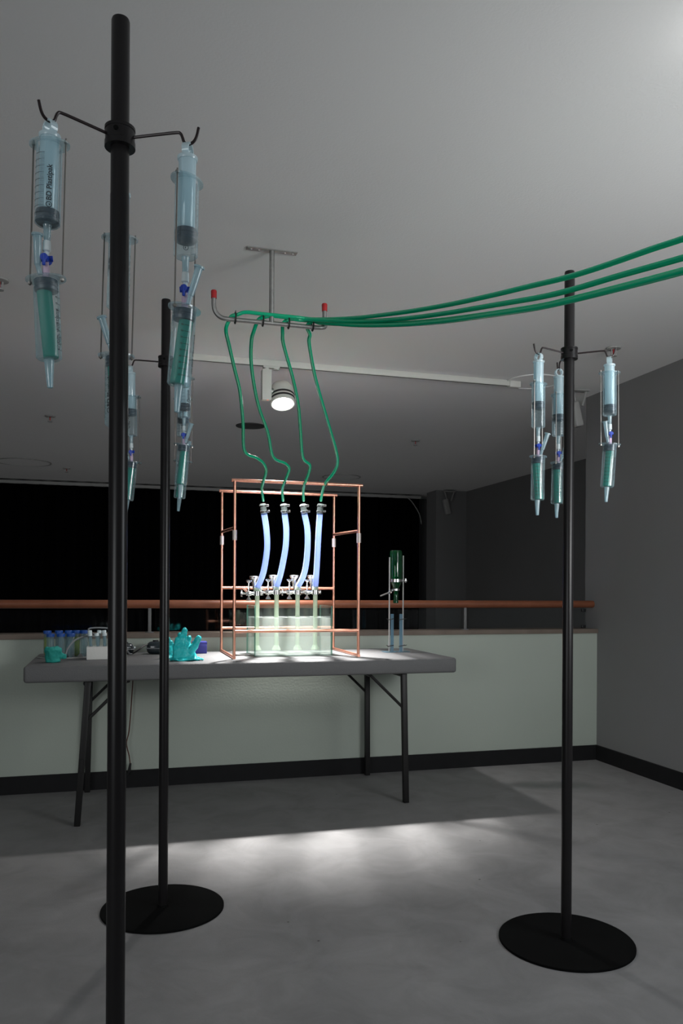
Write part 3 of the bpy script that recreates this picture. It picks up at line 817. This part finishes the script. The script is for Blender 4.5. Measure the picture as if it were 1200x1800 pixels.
# ------------------------------------------------------------------ inverted bottle on its stand
BU, BW_ = -1.500, .30
bt = empty('green_bottle', xy(BU, BW_, 1.022), TH, 'green glass bottle held upside down in clamps at the right of the table', 'bottle')
bm = bmesh.new()
bm_lathe(bm, [(.0105, .0), (.0145, .0), (.0150, .012), (.0132, .016), (.0135, .068), (.017, .084), (.028, .108), (.0335, .128), (.0345, .150), (.0345, .285), (.032, .296), (.026, .298), (.010, .280), (0, .276)], 32)
build('glass', bm, 'bottle_glass', bt)
bs = empty('bottle_stand', xy(BU, BW_, TZ), TH, 'clear acrylic bottle stand with two thin metal rods and clamps', 'stand')
for k, x in ((-1, -.038), (1, .044)):
    rd = build('rod', B(bm_cyl, (x, 0, .002), (x, 0, .545 if k > 0 else .535), .0036, 10), 'rod_grey', bs)
    bm = bmesh.new()
    x2 = x + (.017 if k < 0 else -.012)
    bm_bbox(bm, (x2-.009, -.003, 0), (x2+.009, .003, .215), .001, 1)
    bm_bbox(bm, (min(x2, x2+k*.0)-.03 if k > 0 else x2-.05, -.035, 0), (x2+.045 if k > 0 else x2+.012, .035, .004), .001, 1)
    build('bracket', bm, 'acrylic', bs, ang=30)
    for z in (.035, .185):
        bm = bmesh.new(); cx = (x+x2)/2
        ring = [((cx + .017*math.cos(a)), .0065*math.sin(a), z+.003*math.cos(a)) for a in [2*PI*j/18 for j in range(19)]]
        bm_tube(bm, ring, .0024, 6, False)
        bm_cyl(bm, (cx+k*.016, -.004, z), (cx+k*.027, -.006, z+.004), .002, 6)
        build('cable_tie', bm, 'tie_black', rd)
zc = 1.150-TZ
bm = bmesh.new()
bm_lathe(bm, [(.0350, zc-.008), (.0385, zc-.008), (.0385, zc+.008), (.0350, zc+.008)], 28, None, True)
bm_cyl(bm, (.036, 0, zc), (.066, 0, zc), .0055, 8); bm_bbox(bm, (.052, -.01, zc-.012), (.062, .01, zc+.014), .003)
build('ring_clamp', bm, 'chrome', bs)
zc = 1.098-TZ
bm = bmesh.new()
bm_lathe(bm, [(.0170, zc-.005), (.0215, zc-.005), (.0215, zc+.006), (.0170, zc+.006)], 20, None, True)
bm_tube(bm, [(-.020, 0, zc), (-.036, -.012, zc-.012)], .008, 8)
bm_tube(bm, [(-.036, -.012, zc-.012), (-.055, -.016, zc-.020)], .006, 8)
nc = build('neck_clamp', bm, 'chrome', bs)
build('clamp_rod', B(bm_tube, [(-.055, -.016, zc-.020), (-.098, -.018, zc-.036)], .0045, 8), 'steel', nc)

# ------------------------------------------------------------------ things at the left end of the table
def t_at(u, w): return xy(u, w, TZ)
# rack of capped centrifuge tubes
def big_tube(u, w, label, cap='cap_blue', liq=None, h=.122):
    e = empty('centrifuge_tube', t_at(u, w), TH, label, 'test tube', 'large capped tubes behind the foam rack')
    r = .0178
    build('body', B(bm_lathe, [(0, .0), (.006, .0), (r*.85, .012), (r, .018), (r, h-.012), (r*.96, h-.012)], 18), 'tube_plastic', e)
    if liq: build('liquid', B(bm_lathe, [(0, .003), (.005, .003), (r*.8, .013), (r*.92, .018), (r*.92, h*.75), (0, h*.75)], 16), liq, e)
    build('cap', B(bm_lathe, [(r*.96, h-.016), (r*1.12, h-.016), (r*1.15, h-.002), (r*1.05, h), (0, h)], 20), cap, e)
names_f = ['first', 'second', 'third', 'fourth', 'fifth']
def u_at(px, w): return UW(WP(px, 1150, w))[0]
for i, px in enumerate((88.5, 107, 124.5)):
    big_tube(u_at(px, .30), .30, 'blue capped clear tube, %s from the left in the front row' % names_f[i])
for i, (px, q) in enumerate(((83, 'yellow_liquid'), (103.5, None), (120.5, None), (134, 'yellow_liquid'), (148, None))):
    big_tube(u_at(px, .235), .235, 'blue capped tube%s, %s from the left in the back row' % (' of yellow liquid' if q else '', names_f[i]), liq=q, h=.134)
# white foam rack with small tubes
rk = empty('foam_rack', t_at(-3.055, .42), TH, 'low white foam block holding small capped tubes beside the nearest pole', 'rack')
bm = bmesh.new(); bm_bbox(bm, (-.105, -.035, 0), (.080, .035, .064), .003)
build('block', bm, 'foam_white', rk, ang=30)
bm = bmesh.new()
for a in range(5):
    for b in range(2): bm_lathe(bm, [(0, .0645), (.0095, .0645), (.0095, .0648), (0, .0648)], 12, Matrix.Translation((-.085+a*.033, -.016+b*.032, 0)))
build('holes', bm, 'dim_white', rk)
k = 0
for b, yw in ((0, .436), (1, .404)):
    for a in range(5):
        u = -3.055-.085+a*.033; k += 1
        e = empty('small_tube', xy(u, yw, TZ+.065), TH, 'small white capped tube, %s from the left in the %s row of the foam rack' % (names_f[a], ('front', 'back')[b]), 'test tube', 'small tubes in the foam rack')
        e.rotation_euler = (rad(random.uniform(-4, 4)), rad(random.uniform(-7, 7)), TH)
        hh = .055 + b*.012
        build('body', B(bm_lathe, [(0, .0), (.0075, .0), (.0085, hh), (.008, hh)], 14), 'tube_plastic', e)
        build('cap', B(bm_lathe, [(.008, hh-.004), (.0105, hh-.004), (.0105, hh+.008), (.009, hh+.010), (0, hh+.010)], 14), 'cap_white', e)

# crumpled teal cloth mask with grey cable
def remeshed(name, bm, mat, parent, vox=.003, it=6, disp=0, dscale=.03):
    o = build(name, bm, mat, parent)
    r = o.modifiers.new('r', 'REMESH'); r.mode = 'VOXEL'; r.voxel_size = vox; r.use_smooth_shade = True
    s = o.modifiers.new('s', 'SMOOTH'); s.iterations = it; s.factor = .5
    if disp:
        tx = bpy.data.textures.new('crease', 'CLOUDS'); tx.noise_scale = dscale
        d = o.modifiers.new('d', 'DISPLACE'); d.texture = tx; d.strength = disp; d.mid_level = .5
    return o
mk = empty('teal_glove_crumpled', t_at(-3.305, .555), TH, 'crumpled dull teal rubber glove standing at the left corner of the table', 'glove')
bm = bmesh.new()
bm_tube(bm, [(-.002, 0, .001), (-.004, 0, .03), (-.004, 0, .06), (-.006, 0, .072)], 0, 16, True, [.032, .036, .039, .028])
bm_bbox(bm, (-.046, -.02, .048), (.030, .018, .070), .006, 2, Matrix.Rotation(.12, 4, 'Y'))
bm_tube(bm, [(.018, -.004, .024), (.036, -.006, .034), (.046, -.006, .030), (.048, -.006, .016)], 0, 10, True, [.016, .014, .012, .010])
bm_ell(bm, (.0, -.014, .008), (.034, .022, .010))
remeshed('glove_body', bm, 'mask_teal', mk, .003, 4, .012, .025)
cb = build('grey_cable', B(bm_tube, catmull([p - t_at(-3.25, .42) for p in (xy(-3.255, .50, TZ+.03), xy(-3.245, .47, TZ+.06), xy(-3.215, .43, TZ+.095), xy(-3.17, .40, TZ+.112), xy(-3.12, .38, TZ+.112),
        xy(-3.155, .36, TZ+.145), xy(-3.10, .35, TZ+.152), xy(-3.03, .34, TZ+.140), xy(-2.985, .32, TZ+.09), xy(-2.96, .28, TZ+.02), xy(-2.94, .22, TZ+.006))]), .0042, 8), 'cable_grey')
place(cb, t_at(-3.25, .42)); tag(cb, 'grey cable looping over the tubes at the left end of the table', 'cable')

# two dark pumps with cables
def pump(u, w, rz, label, s=1.0):
    e = empty('air_pump', t_at(u, w), TH+rz, label, 'pump', 'small dark pumps on the table')
    bm = bmesh.new(); bm_bbox(bm, (-.036*s, -.03*s, .0), (.036*s, .03*s, .052*s), .02*s, 4)
    b = build('housing', bm, 'pump_black', e)
    build('band', B(bm_bbox, (-.0365*s, -.0305*s, .022*s), (.0365*s, .0305*s, .027*s), .002, 1), 'cable_grey', b)
    build('air_outlet', B(bm_cyl, (.030*s, 0, .03*s), (.046*s, 0, .03*s), .004*s, 8), 'cap_white', e)
    build('cap', B(bm_lathe, [(.012*s, .051*s), (.012*s, .057*s), (0, .058*s)], 14), 'black_rubber', e)
pump(-2.972, .16, .2, 'small dark pump right beside the nearest pole on the table', 1.15)
pump(-2.815, .16, -.15, 'small dark glossy pump touching the middle pole on the table', 1.3)
cb = build('black_cable', B(bm_tube, catmull([p - t_at(-2.9, .2) for p in (xy(-2.937, .16, TZ+.006), xy(-2.93, .20, TZ+.01), xy(-2.905, .22, TZ+.028), xy(-2.88, .2, TZ+.046), xy(-2.858, .18, TZ+.050), xy(-2.84, .19, TZ+.030))]), .0038, 8), 'cable_black')
place(cb, t_at(-2.9, .2)); tag(cb, 'short black cable arching between the two small pumps', 'cable')
pc = build('pale_cable', B(bm_tube, catmull([p - t_at(-3.35, .3) for p in (xy(-3.40, .30, TZ+.004), xy(-3.36, .36, TZ+.004), xy(-3.30, .40, TZ+.004), xy(-3.2, .37, TZ+.004), xy(-3.1, .34, TZ+.004))]), .0032, 6), 'dim_white')
place(pc, t_at(-3.35, .3)); tag(pc, 'thin pale cable lying on the left end of the table', 'cable')

# blue box
bx = empty('blue_box', t_at(-2.575, .16), TH, 'small dark blue box behind the turquoise gloves', 'box')
build('carton', B(bm_bbox, (-.045, -.03, 0), (.030, .03, .062), .003), 'blue_box', bx, ang=30)
build('lid', B(bm_bbox, (-.046, -.031, .050), (.031, .031, .064), .003), 'blue_box', bx, ang=30)

# turquoise gloves: front glove with raised fingers, second beneath
def glove(u, w, rz, label, s=1, spread=1, flip=1):
    e = empty('rubber_glove', t_at(u, w), TH+rz, label, 'glove', 'pair of turquoise rubber gloves')
    bm = bmesh.new()
    # cuff lying flared on the table, palm rising, fingers upward
    def flat(P, rs, th):            # ribbon of ellipses
        n = 14; prev = None
        for p, r, t in zip(P, rs, th):
            ring = [bm.verts.new((p[0]+r*math.cos(a), p[1]+t*math.sin(a), p[2])) for a in [2*PI*j/n for j in range(n)]]
            if prev:
                for j in range(n): bm.faces.new((prev[j], prev[(j+1) % n], ring[(j+1) % n], ring[j]))
            else: bm.faces.new(ring[::-1])
            prev = ring
        bm.faces.new(prev)
    flat([(0, -.004, .004), (-.002*flip, 0, .012), (-.006*flip, .004, .03), (-.010*flip, .008, .055), (-.014*flip, .012, .078), (-.015*flip, .014, .096), (-.014*flip, .014, .104)],
         [.062, .058, .052, .046, .038, .030, .022], [.028, .026, .023, .021, .018, .015, .010])
    for (x0, z0_, x1, z1, r) in ((-.040, .06, -.036, .098, .0125), (-.024, .085, -.022, .118, .0128), (-.010, .09, -.004, .140, .0135), (.008, .080, .018, .104, .0115)):
        P = [Vector((x0*flip, .013, z0_)), Vector(((x0*.5+x1*.5)*flip, .012, (z0_+z1)/2)), Vector((x1*flip, .006, z1)), Vector((x1*flip*1.02, .0, z1+.006))]
        bm_tube(bm, P, r, 10, True, [r*1.1, r, r*.95, r*.6])
    P = [Vector((.018*flip, .0, .036)), Vector((.040*flip, -.006, .066)), Vector((.056*flip, -.008, .098)), Vector((.062*flip, -.010, .112))]
    bm_tube(bm, P, .013, 10, True, [.020, .017, .015, .009])
    # rolled hem with folds
    ring = []
    for j in range(37):
        a = 2*PI*j/36
        ring.append((.064*math.cos(a)*(1+.08*math.sin(3*a)), -.006+.032*math.sin(a)*(1+.15*math.sin(5*a+1)), .0075+.003*math.sin(4*a)))
    bm_tube(bm, ring, .0048, 8, False)
    bm_bbox(bm, (.03*flip if flip > 0 else -.078, -.03, .004), (.078 if flip > 0 else -.03, .0, .010), .002)
    for v in bm.verts: v.co *= s
    remeshed('glove_body', bm, 'glove_teal', e, .0026, 3, .009, .022)
glove(-2.694, .60, .05, 'bright turquoise rubber glove with raised fingers beside the middle pole', 1.08)
glove(-2.765, .46, .5, 'second turquoise glove lying mostly behind the middle pole', .72, flip=-1)
